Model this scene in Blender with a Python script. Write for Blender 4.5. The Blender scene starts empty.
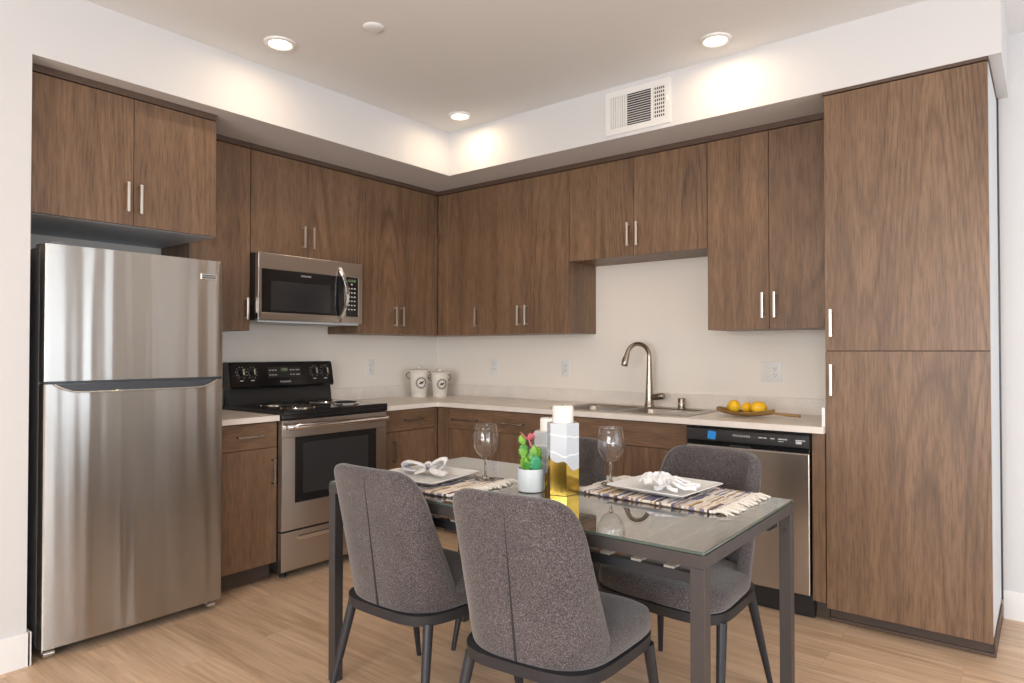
import bpy, bmesh, math, random
from mathutils import Vector, Matrix
C = bpy.context.scene.collection
sc = bpy.context.scene
PI = math.pi
R = math.radians

# ---------------------------------------------------------------- camera, world, light, exposure
cam = bpy.data.objects.new('camera', bpy.data.cameras.new('camera'))
C.objects.link(cam)
cam.location = (3.9343, -3.96, 1.2598)
cam.rotation_euler = (R(90 + .824), 0, R(38.51))
cam.data.sensor_width = 36
cam.data.lens = 674.07 / 1024 * 36
cam.data.clip_start = .05
sc.camera = cam

w = bpy.data.worlds.new('sky'); sc.world = w
w.use_nodes = True
w.node_tree.nodes['Background'].inputs[0].default_value = (.72, .84, 1.0, 1)
w.node_tree.nodes['Background'].inputs[1].default_value = 1.8

sc.view_settings.view_transform = 'Standard'
sc.view_settings.look = 'None'
sc.view_settings.gamma = 1
sc.view_settings.use_curve_mapping = False
sc.view_settings.exposure = 0.22
sc.cycles.use_denoising = True
sc.cycles.max_bounces = 10
sc.cycles.transparent_max_bounces = 12
sc.cycles.caustics_refractive = False
sc.cycles.caustics_reflective = False
sc.cycles.sample_clamp_indirect = 6


def area(name, loc, rot, sx, sy, power, color):
    l = bpy.data.lights.new(name, 'AREA'); l.shape = 'RECTANGLE'
    l.size = sx; l.size_y = sy; l.energy = power; l.color = color
    o = bpy.data.objects.new(name, l); o.location = loc; o.rotation_euler = rot
    C.objects.link(o)
    return o


ZC = 2.762          # ceiling
RX, RY = 7.6, -7.6  # far ends of the room
# daylight through the three windows of the living room
area('daylight', (RX + .25, -2.6, 1.35), (0, R(90), 0), 2.3, 3.6, 68, (.90, .95, 1.0))
area('daylight', (RX + .25, -6.1, 1.35), (0, R(90), 0), 2.1, 1.6, 26, (.90, .95, 1.0))
area('daylight', (4.1, RY - .25, 1.35), (R(90), 0, 0), 3.2, 2.1, 215, (.98, .98, .98))

# ---------------------------------------------------------------- materials
MAT = {}


def mat(name, col=(.5, .5, .5), rough=.5, metal=0, **kw):
    m = bpy.data.materials.new(name); m.use_nodes = True
    b = m.node_tree.nodes['Principled BSDF']
    b.inputs['Base Color'].default_value = (*col, 1)
    b.inputs['Roughness'].default_value = rough
    b.inputs['Metallic'].default_value = metal
    for k, v in kw.items():
        b.inputs[k.replace('_', ' ')].default_value = v
    MAT[name] = m
    return m


def nd(m, t, **kw):
    n = m.node_tree.nodes.new(t)
    for k, v in kw.items():
        setattr(n, k, v)
    return n


def lk(m, a, b):
    m.node_tree.links.new(a, b)


def bsdf(m):
    return m.node_tree.nodes['Principled BSDF']


def coords(m, scale=(1, 1, 1), rnd=True, kind='Object', rot=(0, 0, 0)):
    tc = nd(m, 'ShaderNodeTexCoord'); mp = nd(m, 'ShaderNodeMapping')
    mp.inputs['Scale'].default_value = scale
    mp.inputs['Rotation'].default_value = rot
    if rnd:
        oi = nd(m, 'ShaderNodeObjectInfo'); vm = nd(m, 'ShaderNodeVectorMath', operation='MULTIPLY_ADD')
        vm.inputs[1].default_value = (37, 23, 51)
        cb = nd(m, 'ShaderNodeCombineXYZ')
        for k in range(3):
            lk(m, oi.outputs['Random'], cb.inputs[k])
        lk(m, cb.outputs[0], vm.inputs[0]); lk(m, tc.outputs[kind], vm.inputs[2])
        lk(m, vm.outputs[0], mp.inputs[0])
    else:
        lk(m, tc.outputs[kind], mp.inputs[0])
    return mp.outputs[0]


def noise(m, vec, scale=5, detail=3, rough=.5, dist=0):
    n = nd(m, 'ShaderNodeTexNoise')
    n.inputs['Scale'].default_value = scale; n.inputs['Detail'].default_value = detail
    n.inputs['Roughness'].default_value = rough; n.inputs['Distortion'].default_value = dist
    lk(m, vec, n.inputs['Vector'])
    return n.outputs['Fac']


def ramp(m, fac, stops, interp='LINEAR'):
    r = nd(m, 'ShaderNodeValToRGB'); r.color_ramp.interpolation = interp
    e = r.color_ramp.elements
    while len(e) < len(stops):
        e.new(.5)
    for el, (p, c) in zip(e, stops):
        el.position = p; el.color = (*c, 1)
    lk(m, fac, r.inputs[0])
    return r.outputs[0]


def mix(m, a, b, fac=.5, mode='MIX'):
    n = nd(m, 'ShaderNodeMix', data_type='RGBA', blend_type=mode)
    if isinstance(fac, float) or isinstance(fac, int):
        n.inputs[0].default_value = fac
    else:
        lk(m, fac, n.inputs[0])
    for s, v in ((6, a), (7, b)):
        if isinstance(v, tuple):
            n.inputs[s].default_value = (*v, 1)
        else:
            lk(m, v, n.inputs[s])
    return n.outputs[2]


def bump(m, h, strength=.2, dist=.01):
    b = nd(m, 'ShaderNodeBump'); b.inputs['Strength'].default_value = strength
    b.inputs['Distance'].default_value = dist
    lk(m, h, b.inputs['Height']); lk(m, b.outputs[0], bsdf(m).inputs['Normal'])


def wood(name, dark, mid, light, vertical=True, rough=.42, fig=1.0):
    """oak veneer, grain along local z (or local x)"""
    m = mat(name, mid, rough)
    s = (1, 1, .06) if vertical else (.06, 1, 1)
    v = coords(m, s)
    # cathedral figure: bands of a slowly distorted distance field
    s2 = (2.6, 2.6, .20) if vertical else (.20, 2.6, 2.6)
    v2 = coords(m, s2)
    n1 = noise(m, v2, 1.0, 1, .4, .25)
    mm = nd(m, 'ShaderNodeMath', operation='MULTIPLY'); lk(m, n1, mm.inputs[0]); mm.inputs[1].default_value = 30 * fig
    fr = nd(m, 'ShaderNodeMath', operation='PINGPONG'); lk(m, mm.outputs[0], fr.inputs[0]); fr.inputs[1].default_value = .5
    fine = noise(m, v, 170, 3, .6)
    med = noise(m, v, 14, 2, .5)
    c1 = ramp(m, med, [(.22, tuple((p + q) / 2 for p, q in zip(dark, mid))), (.5, mid), (.80, tuple((p + q) / 2 for p, q in zip(light, mid)))])
    msk = ramp(m, noise(m, coords(m, (1.6, 1.6, .3) if vertical else (.3, 1.6, 1.6)), 2.0, 1), [(.38, (.25, .25, .25)), (.62, (1, 1, 1))])
    lines = ramp(m, fr.outputs[0], [(.0, (.58, .58, .58)), (.12, (.25, .25, .25)), (.30, (0, 0, 0))])
    c2 = mix(m, c1, dark, mix(m, lines, msk, 1.0, 'MULTIPLY'))
    c3 = mix(m, c2, ramp(m, fine, [(.32, (.55, .53, .51)), (.58, (1.10, 1.10, 1.10))]), .8, 'MULTIPLY')
    big = noise(m, coords(m, (1, 1, .5)), 2.0, 2)
    c4 = mix(m, c3, ramp(m, big, [(.3, (.88, .88, .90)), (.7, (1.08, 1.05, 1.01))]), .8, 'MULTIPLY')
    lk(m, c4, bsdf(m).inputs['Base Color'])
    bump(m, fine, .12, .002)
    return m


WD, WM, WL = (.082, .046, .027), (.205, .121, .070), (.305, .187, .112)
wood('oak_vertical', WD, WM, WL)
wood('oak_horizontal', WD, WM, WL, False)
mat('oak_edge', (.095, .058, .040), .5)
mat('toe_dark', (.075, .05, .038), .6)
m = mat('wall_paint', (.68, .675, .68), .85); bump(m, noise(m, coords(m, rnd=False), 160, 2), .06, .002)
m = mat('wall_paint_warm_light', (.88, .815, .74), .8); bump(m, noise(m, coords(m, rnd=False), 160, 2), .06, .002)  # same paint as the other walls, warm kitchen light put into its colour
m = mat('ceiling_paint', (.80, .81, .815), .9); bump(m, noise(m, coords(m, rnd=False), 90, 2), .08, .002)
mat('trim_paint', (.84, .84, .84), .5)
mat('laminate', (.62, .65, .68), .5)  # undersides; on the pantry side it paints in a reflection
m = mat('quartz', (.66, .60, .55), .35)
v = coords(m, rnd=False)
lk(m, mix(m, ramp(m, noise(m, v, 420, 2), [(.35, (.76, .69, .62)), (.65, (.90, .84, .78))]), ramp(m, noise(m, v, 8, 4), [(.3, (.93, .93, .93)), (.7, (1.04, 1.04, 1.04))]), 1.0, 'MULTIPLY'), bsdf(m).inputs['Base Color'])


def steel(name, col, rough, waves=.0, aniso=.75):
    m = mat(name, col, rough, 1)
    b = bsdf(m)
    b.inputs['Anisotropic'].default_value = aniso
    t = nd(m, 'ShaderNodeTangent'); t.direction_type = 'RADIAL'; t.axis = 'Z'
    lk(m, t.outputs[0], b.inputs['Tangent']); b.inputs['Anisotropic Rotation'].default_value = .25
    v = coords(m, (1, 1, 1))
    br = noise(m, coords(m, (2, 2, 260)), 1.0, 3, .6)
    lk(m, ramp(m, br, [(.3, tuple(c * .98 for c in col)), (.7, tuple(min(1, c * 1.02) for c in col))]), b.inputs['Base Color'])
    if waves:
        bump(m, noise(m, coords(m, (5.5, 5.5, .22)), 1.0, 2, .45), waves, .05)
    return m


steel('steel_fridge', (.50, .475, .445), .25, .26, .97)
steel('steel', (.56, .52, .48), .28, .02)
mat('steel_sink', (.36, .33, .30), .28, 1)
mat('steel_dark', (.10, .10, .105), .30, .8)
mat('nickel', (.80, .76, .70), .28, 1)
mat('nickel_brown', (.36, .31, .26), .26, 1)  # faucet finish; on base-cabinet pulls it paints nickel as seen in shade
mat('chrome', (.85, .85, .86), .1, 1)
mat('fridge_side', (.17, .17, .185), .45)
mat('plastic_dark', (.045, .05, .06), .3)
mat('black_gloss', (.012, .012, .013), .12)
mat('black_satin', (.018, .018, .019), .35)
mat('black_matte', (.02, .02, .02), .6)
mat('glass_dark', (.035, .037, .04), .06)
mat('glass_inner', (.030, .031, .033), .10)
mat('white_plastic', (.80, .79, .77), .35)
mat('white_enamel', (.78, .73, .66), .3)
mat('slot_dark', (.03, .03, .03), .6)
mat('print_light', (.62, .62, .62), .5)
mat('print_dark', (.05, .05, .055), .5)
mat('display', (.10, .16, .08), .3)
mat('blue_tape', (.02, .28, .78), .5)
mat('table_metal', (.058, .052, .053), .40, .3)
mat('chair_metal', (.030, .031, .037), .42, .3)
mat('slat_metal', (.36, .33, .30), .45, .2)
mat('glass_edge', (.08, .11, .095), .15)
mat('ceramic', (.82, .83, .84), .25)
mat('ceramic_planter', (.72, .78, .82), .35)
mat('wax', (.86, .82, .77), .5, Subsurface_Weight=.2)
mat('lemon', (.90, .50, .015), .42)
m = MAT['lemon']; v = coords(m)
lk(m, ramp(m, noise(m, v, 14, 2), [(.3, (.86, .44, .012)), (.7, (.94, .62, .03))]), bsdf(m).inputs['Base Color'])
bump(m, noise(m, v, 260, 1), .25, .002)
mat('tray_wood', (.30, .17, .055), .38)
m = MAT['tray_wood']
lk(m, ramp(m, noise(m, coords(m, (4, 40, 40)), 1.5, 3), [(.3, (.20, .105, .03)), (.7, (.40, .24, .085))]), bsdf(m).inputs['Base Color'])
mat('soil', (.045, .03, .02), .9)
m = mat('cactus_green', (.10, .33, .05), .4)
lk(m, ramp(m, noise(m, coords(m), 30, 2), [(.35, (.05, .24, .03)), (.65, (.26, .52, .05))]), bsdf(m).inputs['Base Color'])
m = mat('cactus_jade', (.06, .36, .17), .4)
mat('petal', (.85, .25, .30), .5)
mat('petal_centre', (.9, .75, .3), .5)
mat('linen', (.80, .80, .82), .8)
mat('fringe_thread', (.78, .74, .68), .9)
mat('wire', (.14, .12, .10), .4, .7)
mat('caulk', (.8, .8, .78), .6)

# heather upholstery
m = mat('fabric', (.12, .10, .10), .95)
v = coords(m)
n1 = noise(m, v, 260, 2, .72); n2 = noise(m, v, 7, 3)
c = ramp(m, n1, [(.36, (.026, .021, .024)), (.51, (.070, .058, .061)), (.68, (.170, .146, .148))])
lk(m, mix(m, c, ramp(m, n2, [(.3, (.84, .84, .84)), (.7, (1.12, 1.12, 1.12))]), 1.0, 'MULTIPLY'), bsdf(m).inputs['Base Color'])
bsdf(m).inputs['Sheen Weight'].default_value = .35
bsdf(m).inputs['Sheen Roughness'].default_value = .5
bump(m, n1, .5, .002)
mat('seam_dark', (.03, .027, .03), .9)

# floor planks
m = mat('floor_planks', (.5, .35, .22), .42)
tc = coords(m, rnd=False)
bk = nd(m, 'ShaderNodeTexBrick'); bk.offset = .37; bk.squash = 1
bk.inputs['Scale'].default_value = 1; bk.inputs['Brick Width'].default_value = 1.22; bk.inputs['Row Height'].default_value = .18
bk.inputs['Mortar Size'].default_value = .0012; bk.inputs['Mortar Smooth'].default_value = .3
bk.inputs['Color1'].default_value = (0, 0, 0, 1); bk.inputs['Color2'].default_value = (1, 1, 1, 1); bk.inputs['Mortar'].default_value = (.5, .5, .5, 1)
lk(m, tc, bk.inputs['Vector'])
vm = nd(m, 'ShaderNodeVectorMath', operation='MULTIPLY_ADD'); vm.inputs[1].default_value = (9, 9, 9)
lk(m, bk.outputs['Color'], vm.inputs[0]); lk(m, tc, vm.inputs[2])
mp = nd(m, 'ShaderNodeMapping'); mp.inputs['Scale'].default_value = (.9, 9, 1); lk(m, vm.outputs[0], mp.inputs[0])
g1 = noise(m, mp.outputs[0], 1.6, 4, .6, .6)
mp2 = nd(m, 'ShaderNodeMapping'); mp2.inputs['Scale'].default_value = (2, 60, 1); lk(m, vm.outputs[0], mp2.inputs[0])
g2 = noise(m, mp2.outputs[0], 1.5, 3, .6)
c = ramp(m, g1, [(.25, (.50, .335, .215)), (.5, (.69, .49, .335)), (.75, (.80, .615, .45))])
c = mix(m, c, ramp(m, g2, [(.3, (.82, .81, .80)), (.7, (1.08, 1.08, 1.08))]), 1.0, 'MULTIPLY')
c = mix(m, c, ramp(m, bk.outputs['Color'], [(0, (.93, .93, .93)), (1, (1.05, 1.04, 1.03))]), 1.0, 'MULTIPLY')
mo = nd(m, 'ShaderNodeMath', operation='MULTIPLY'); lk(m, bk.outputs['Fac'], mo.inputs[0]); mo.inputs[1].default_value = .45
c = mix(m, c, (.34, .23, .15), mo.outputs[0])
lk(m, c, bsdf(m).inputs['Base Color'])
bump(m, g2, .08, .002)

# placemat: woven rag strips, one colour per strip
m = mat('rag_weave', (.6, .5, .4), .95)
tc = nd(m, 'ShaderNodeTexCoord'); sp = nd(m, 'ShaderNodeSeparateXYZ'); lk(m, tc.outputs['Object'], sp.inputs[0])
mu = nd(m, 'ShaderNodeMath', operation='MULTIPLY'); lk(m, sp.outputs[0], mu.inputs[0]); mu.inputs[1].default_value = 1 / .0085
fl = nd(m, 'ShaderNodeMath', operation='ROUND'); lk(m, mu.outputs[0], fl.inputs[0])
my = nd(m, 'ShaderNodeMath', operation='MULTIPLY'); lk(m, sp.outputs[1], my.inputs[0]); my.inputs[1].default_value = 1 / .11
fy = nd(m, 'ShaderNodeMath', operation='ROUND'); lk(m, my.outputs[0], fy.inputs[0])
cb = nd(m, 'ShaderNodeCombineXYZ'); lk(m, fl.outputs[0], cb.inputs[0]); lk(m, fy.outputs[0], cb.inputs[1])
wn = nd(m, 'ShaderNodeTexWhiteNoise'); wn.noise_dimensions = '2D'; lk(m, cb.outputs[0], wn.inputs['Vector'])
c = ramp(m, wn.outputs['Value'], [(0, (.80, .74, .66)), (.34, (.62, .50, .36)), (.46, (.24, .23, .33)), (.62, (.30, .20, .16)), (.72, (.56, .40, .18)), (.78, (.72, .66, .62)), (.92, (.11, .09, .13))], 'CONSTANT')
lk(m, c, bsdf(m).inputs['Base Color'])
m = mat('plate_print', (.8, .8, .8), .6)

# candle holder glaze: grey-white band with white lines over gold
m = mat('vase_band', (.58, .61, .65), .28)
v = coords(m, (1, 1, 1), rnd=False)
sp = nd(m, 'ShaderNodeSeparateXYZ'); lk(m, v, sp.inputs[0])
wv = noise(m, coords(m, (9, 9, 3), rnd=False), 1.3, 1)
ad = nd(m, 'ShaderNodeMath', operation='MULTIPLY_ADD'); lk(m, wv, ad.inputs[0]); ad.inputs[1].default_value = .07; lk(m, sp.outputs[2], ad.inputs[2])
md = nd(m, 'ShaderNodeMath', operation='PINGPONG'); lk(m, ad.outputs[0], md.inputs[0]); md.inputs[1].default_value = .0295
ln = ramp(m, md.outputs[0], [(0, (1, 1, 1)), (.0016, (.6, .6, .6)), (.003, (0, 0, 0))])
lk(m, mix(m, (.56, .59, .63), (.86, .87, .88), ln), bsdf(m).inputs['Base Color'])
mat('vase_gold', (.95, .68, .14), .16, 1)


def thin_glass(name, tint, ior=1.5, frost=0.0, boost=1.0, power=5):
    m = bpy.data.materials.new(name); m.use_nodes = True; nt = m.node_tree
    for n in list(nt.nodes):
        if n.type == 'BSDF_PRINCIPLED':
            nt.nodes.remove(n)
    out = [n for n in nt.nodes if n.type == 'OUTPUT_MATERIAL'][0]
    tr = nd(m, 'ShaderNodeBsdfTransparent'); tr.inputs[0].default_value = (*tint, 1)
    gl = nd(m, 'ShaderNodeBsdfGlossy'); gl.inputs['Roughness'].default_value = frost; gl.inputs[0].default_value = (1, 1, 1, 1)
    ge = nd(m, 'ShaderNodeNewGeometry'); dt = nd(m, 'ShaderNodeVectorMath', operation='DOT_PRODUCT')
    lk(m, ge.outputs['Normal'], dt.inputs[0]); lk(m, ge.outputs['Incoming'], dt.inputs[1])
    ab = nd(m, 'ShaderNodeMath', operation='ABSOLUTE'); lk(m, dt.outputs['Value'], ab.inputs[0])
    sb = nd(m, 'ShaderNodeMath', operation='SUBTRACT'); sb.inputs[0].default_value = 1; lk(m, ab.outputs[0], sb.inputs[1])
    pw = nd(m, 'ShaderNodeMath', operation='POWER'); lk(m, sb.outputs[0], pw.inputs[0]); pw.inputs[1].default_value = power
    f0 = ((ior - 1) / (ior + 1)) ** 2
    mu = nd(m, 'ShaderNodeMath', operation='MULTIPLY_ADD', use_clamp=True); lk(m, pw.outputs[0], mu.inputs[0]); mu.inputs[1].default_value = (1 - f0) * boost; mu.inputs[2].default_value = f0 * boost
    mx = nd(m, 'ShaderNodeMixShader'); lk(m, mu.outputs[0], mx.inputs[0]); lk(m, tr.outputs[0], mx.inputs[1]); lk(m, gl.outputs[0], mx.inputs[2])
    lk(m, mx.outputs[0], out.inputs[0])
    MAT[name] = m
    return m


thin_glass('window_glass', (.97, .98, .98))
thin_glass('table_glass', (.80, .83, .81), 1.55, 0.0, 1.35, 4)
thin_glass('clear_glass', (.99, .992, .992), 1.5, 0.0, .85, 4.5)


def emit(name, col, s):
    m = mat(name, (1, 1, 1), .5)
    bsdf(m).inputs['Emission Color'].default_value = (*col, 1)
    bsdf(m).inputs['Emission Strength'].default_value = s
    return m


emit('lamp_lens', (1.0, .80, .52), 7)

mat('solid_glass', (1, 1, 1), .02, 0, Transmission_Weight=1.0, IOR=1.48)

# ---------------------------------------------------------------- geometry helpers


def B():
    return bmesh.new()


def box(bm, x0, x1, y0, y1, z0, z1, bev=0, seg=2):
    M = Matrix.Translation(((x0 + x1) / 2, (y0 + y1) / 2, (z0 + z1) / 2)) @ Matrix.Diagonal((abs(x1 - x0), abs(y1 - y0), abs(z1 - z0), 1))
    t = bmesh.new(); bmesh.ops.create_cube(t, size=1, matrix=M)
    if bev:
        bmesh.ops.bevel(t, geom=t.edges[:], offset=bev, segments=seg, affect='EDGES', profile=.6)
    join(bm, t)
    return bm


def join(bm, t, M=None):
    if M is not None:
        bmesh.ops.transform(t, matrix=M, verts=t.verts)
    me = bpy.data.meshes.new('tmp'); t.to_mesh(me); t.free(); bm.from_mesh(me); bpy.data.meshes.remove(me)


def tube(bm, pts, r, n=10, caps=True):
    """swept circle; r a number or a list"""
    pts = [Vector(p) for p in pts]
    if not isinstance(r, (list, tuple)):
        r = [r] * len(pts)
    rings = []; up = None
    for i, p in enumerate(pts):
        d = (pts[min(i + 1, len(pts) - 1)] - pts[max(i - 1, 0)]).normalized()
        if up is None:
            a = Vector((0, 0, 1)) if abs(d.z) < .9 else Vector((1, 0, 0))
            up = (a - d * a.dot(d)).normalized()
        else:
            up = (up - d * up.dot(d)).normalized()
        s = d.cross(up)
        rings.append([bm.verts.new(p + (up * math.cos(2 * PI * k / n) + s * math.sin(2 * PI * k / n)) * r[i]) for k in range(n)])
    for a, b in zip(rings, rings[1:]):
        for k in range(n):
            bm.faces.new((a[k], a[(k + 1) % n], b[(k + 1) % n], b[k]))
    if caps:
        bm.faces.new(rings[0][::-1]); bm.faces.new(rings[-1])
    return bm


def lathe(bm, prof, n=32, c=(0, 0)):
    """prof = [(r,z)...]; closes at r=0"""
    prev = None
    for r, z in prof:
        if r <= 1e-6:
            cur = [bm.verts.new((c[0], c[1], z))]
        else:
            cur = [bm.verts.new((c[0] + r * math.cos(2 * PI * k / n), c[1] + r * math.sin(2 * PI * k / n), z)) for k in range(n)]
        if prev:
            for k in range(n):
                a, b = prev[k % len(prev)], prev[(k + 1) % len(prev)]
                d, e = cur[(k + 1) % len(cur)], cur[k % len(cur)]
                f = []
                for q in (a, b, d, e):
                    if q not in f:
                        f.append(q)
                if len(f) > 2:
                    bm.faces.new(f)
        prev = cur
    return bm


def prism(bm, pts, a0, a1, axis='z'):
    """extrude a 2-D outline; axis z: (x,y) ; axis y: (x,z); axis x: (y,z)"""
    def V(p, h):
        return {'z': (p[0], p[1], h), 'y': (p[0], h, p[1]), 'x': (h, p[0], p[1])}[axis]
    lo = [bm.verts.new(V(p, a0)) for p in pts]; hi = [bm.verts.new(V(p, a1)) for p in pts]
    n = len(pts)
    for k in range(n):
        bm.faces.new((lo[k], lo[(k + 1) % n], hi[(k + 1) % n], hi[k]))
    bm.faces.new(lo[::-1]); bm.faces.new(hi)
    return bm


def sheet(bm, rows, cyc=False):
    g = [[bm.verts.new(p) for p in r] for r in rows]
    for a, b in zip(g, g[1:]):
        n = len(a)
        for k in range(n if cyc else n - 1):
            bm.faces.new((a[k], a[(k + 1) % n], b[(k + 1) % n], b[k]))
    return g


def obj(name, bm, mt, parent=None, smooth=None, loc=None, rot=None, mods=()):
    bmesh.ops.recalc_face_normals(bm, faces=bm.faces)
    me = bpy.data.meshes.new(name); bm.to_mesh(me); bm.free()
    me.materials.append(MAT[mt] if isinstance(mt, str) else mt)
    if smooth is not None and smooth != 30:   # 30: bevelled boxes keep flat faces
        for p in me.polygons:
            p.use_smooth = True
        if smooth < 179:
            me.set_sharp_from_angle(angle=R(smooth))
    o = bpy.data.objects.new(name, me); C.objects.link(o)
    if parent:
        o.parent = parent
    if loc:
        o.location = loc
    if rot:
        o.rotation_euler = rot
    for k, kw in mods:
        md = o.modifiers.new(k, k)
        for a, b in kw.items():
            setattr(md, a, b)
    return o


def tag(o, label, cat, group=None, kind=None):
    if label: o['label'] = label
    if cat: o['category'] = cat
    if group: o['group'] = group
    if kind: o['kind'] = kind
    return o


def thing(name, label, cat, loc=(0, 0, 0), rz=0, group=None):
    o = bpy.data.objects.new(name, None); o.empty_display_size = .1; C.objects.link(o)
    o.location = loc; o.rotation_euler = (0, 0, rz)
    return tag(o, label, cat, group)


def struct(name, bm, mt, label=None):
    o = obj(name, bm, mt); o['kind'] = 'structure'
    if label: o['label'] = label
    return o


def copy_tree(o, parent=None):
    c = o.copy(); C.objects.link(c)
    if parent: c.parent = parent
    for ch in list(o.children):
        copy_tree(ch, c)
    return c


def text(name, s, size, mt, parent, loc, rot, ext=.0006, align='CENTER', sx=1.0):
    cu = bpy.data.curves.new(name, 'FONT'); cu.body = s; cu.size = size; cu.extrude = ext
    cu.align_x = align; cu.align_y = 'CENTER'
    t = bpy.data.objects.new(name, cu); C.objects.link(t)
    dg = bpy.context.evaluated_depsgraph_get(); dg.update()
    me = bpy.data.meshes.new_from_object(t.evaluated_get(dg))
    bpy.data.objects.remove(t); bpy.data.curves.remove(cu)
    me.materials.clear(); me.materials.append(MAT[mt])
    o = bpy.data.objects.new(name, me); C.objects.link(o); o.parent = parent
    o.location = loc; o.rotation_euler = rot; o.scale = (sx, 1, 1)
    return o


FRONT = (R(90), 0, 0)   # text standing on a face that looks to local -y

# ---------------------------------------------------------------- room shell
ZS = 2.466        # soffit underside
SX, SY = .7192, -.614
T = .12
b = B(); box(b, -T, RX + T, RY - T, T, -.08, 0); struct('floor', b, 'floor_planks')
b = B(); box(b, -T, RX + T, RY - T, T, ZC, ZC + .1); struct('ceiling', b, 'ceiling_paint')
b = B(); box(b, -T, 3.757, 0, T, 0, ZC); struct('wall_back', b, 'wall_paint_warm_light')
b = B(); box(b, 3.757, RX + T, 0, T, 0, ZC); struct('wall_rear', b, 'wall_paint')
b = B(); box(b, -T, 0, -3.045, 0, 0, ZC); struct('wall_left', b, 'wall_paint_warm_light')
b = B(); box(b, -T, SX, RY, -3.045, 0, ZC); struct('wall_side', b, 'wall_paint')
# soffit: L of two boxes
b = B(); box(b, 0, SX, -3.045, SY, ZS, ZC); box(b, 0, 3.796, SY, 0, ZS, ZC); struct('soffit', b, 'wall_paint')


def wall_with_openings(name, axis, at, t, a0, a1, ops, mt='wall_paint'):
    b = B()
    def bx(u0, u1, z0, z1):
        if axis == 'x': box(b, at, at + t, u0, u1, z0, z1)
        else: box(b, u0, u1, at - t, at, z0, z1)
    u = a0
    for (o0, o1, z0, z1) in ops:
        bx(u, o0, 0, ZC); bx(o0, o1, 0, z0); bx(o0, o1, z1, ZC); u = o1
    bx(u, a1, 0, ZC)
    struct(name, b, mt)


ops_r = [(-6.9, -5.3, .3, 2.4), (-4.4, -.8, .05, 2.4)]
wall_with_openings('wall_right', 'x', RX, T, RY - T, 0, ops_r)
ops_f = [(2.5, 5.7, .3, 2.4)]
wall_with_openings('wall_front', 'y', RY, T, SX, RX, ops_f)


def window(n, axis, at, u0, u1, z0, z1, panes):
    b = B(); f = .05
    def bx(a, c, e, g, d0=.02, d1=.09):
        if axis == 'x': box(b, at + d0, at + d1, a, c, e, g)
        else: box(b, a, c, at - d1, at - d0, e, g)
    bx(u0, u1, z0, z0 + f); bx(u0, u1, z1 - f, z1)
    for k in range(panes + 1):
        c = u0 + (u1 - u0) * k / panes
        c = min(max(c, u0 + f / 2), u1 - f / 2)
        bx(c - f / 2, c + f / 2, z0 + f, z1 - f)
    o = struct('window_%d' % n, b, 'trim_paint')
    b = B()
    if axis == 'x': box(b, at + .05, at + .056, u0 + f, u1 - f, z0 + f, z1 - f)
    else: box(b, u0 + f, u1 - f, at - .056, at - .05, z0 + f, z1 - f)
    obj('pane', b, 'window_glass', o)


window(1, 'x', RX, -4.4, -.8, .05, 2.4, 3)
window(2, 'x', RX, -6.9, -5.3, .3, 2.4, 2)
window(3, 'y', RY, 2.5, 5.7, .3, 2.4, 4)

b = B(); box(b, SX, SX + .014, RY, -3.035, 0, .135, .002); box(b, .60, SX + .014, -3.045, -3.031, 0, .135, .002)
struct('baseboard_left', b, 'trim_paint')
b = B(); box(b, 3.757, RX, -.014, -.0005, 0, .135, .002); struct('baseboard_back', b, 'trim_paint')
b = B(); box(b, RX - .014, RX, -.8, -.014, 0, .135, .002); struct('baseboard_right', b, 'trim_paint')

# ---------------------------------------------------------------- ceiling lights and details
LAMPS = [((1.017, -2.11), 'round recessed ceiling light above the refrigerator, leftmost of the three'),
         ((1.013, -.821), 'round recessed ceiling light nearest the inner corner of the soffit'),
         ((2.692, -.824), 'round recessed ceiling light on the right, past the air vent')]


def downlight(loc, label, watts=2.0):
    t = thing('recessed_light', label, 'ceiling light', (*loc, ZC), 0, 'recessed ceiling lights'); t.scale = (.80, .80, .8)
    b = B(); lathe(b, [(.066, -.004), (.068, -.012), (.078, -.016), (.092, -.010), (.095, 0), (.066, 0), (.066, -.004)], 40)
    obj('trim_ring', b, 'white_plastic', t, 40)
    b = B(); lathe(b, [(0, -.0085), (.05, -.0080), (.0655, -.004), (.0655, -.001), (0, -.001)], 40)
    obj('lens', b, 'lamp_lens', t, 60)
    l = bpy.data.lights.new('lamp', 'AREA'); l.shape = 'DISK'; l.size = .10; l.energy = watts; l.color = (1.0, .74, .48)
    o = bpy.data.objects.new('lamp', l); C.objects.link(o); o.parent = t; o.location = (0, 0, -.02)
    return t


for xy, lb in LAMPS:
    downlight(xy, lb)
for xy in ((3.6, -4.6), (5.6, -2.4), (2.2, -5.6), (5.6, -5.4)):  # unseen lamps, added to warm the ambient light
    downlight(xy, 'unseen round ceiling light added further into the living room for warm fill', 14)

t = thing('smoke_detector', 'small flat round white disc on the ceiling between the lights', 'detector', (1.501, -1.932, ZC)); t.scale = (.92, .92, .7)
b = B(); lathe(b, [(0, -.016), (.03, -.0155), (.042, -.012), (.05, -.006), (.052, 0), (0, 0)], 36); obj('cover', b, 'ceiling_paint', t, 50)
b = B(); lathe(b, [(.026, -.0162), (.03, -.0175), (.032, -.0162)], 30); obj('rim', b, 'ceiling_paint', t, 50)

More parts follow.
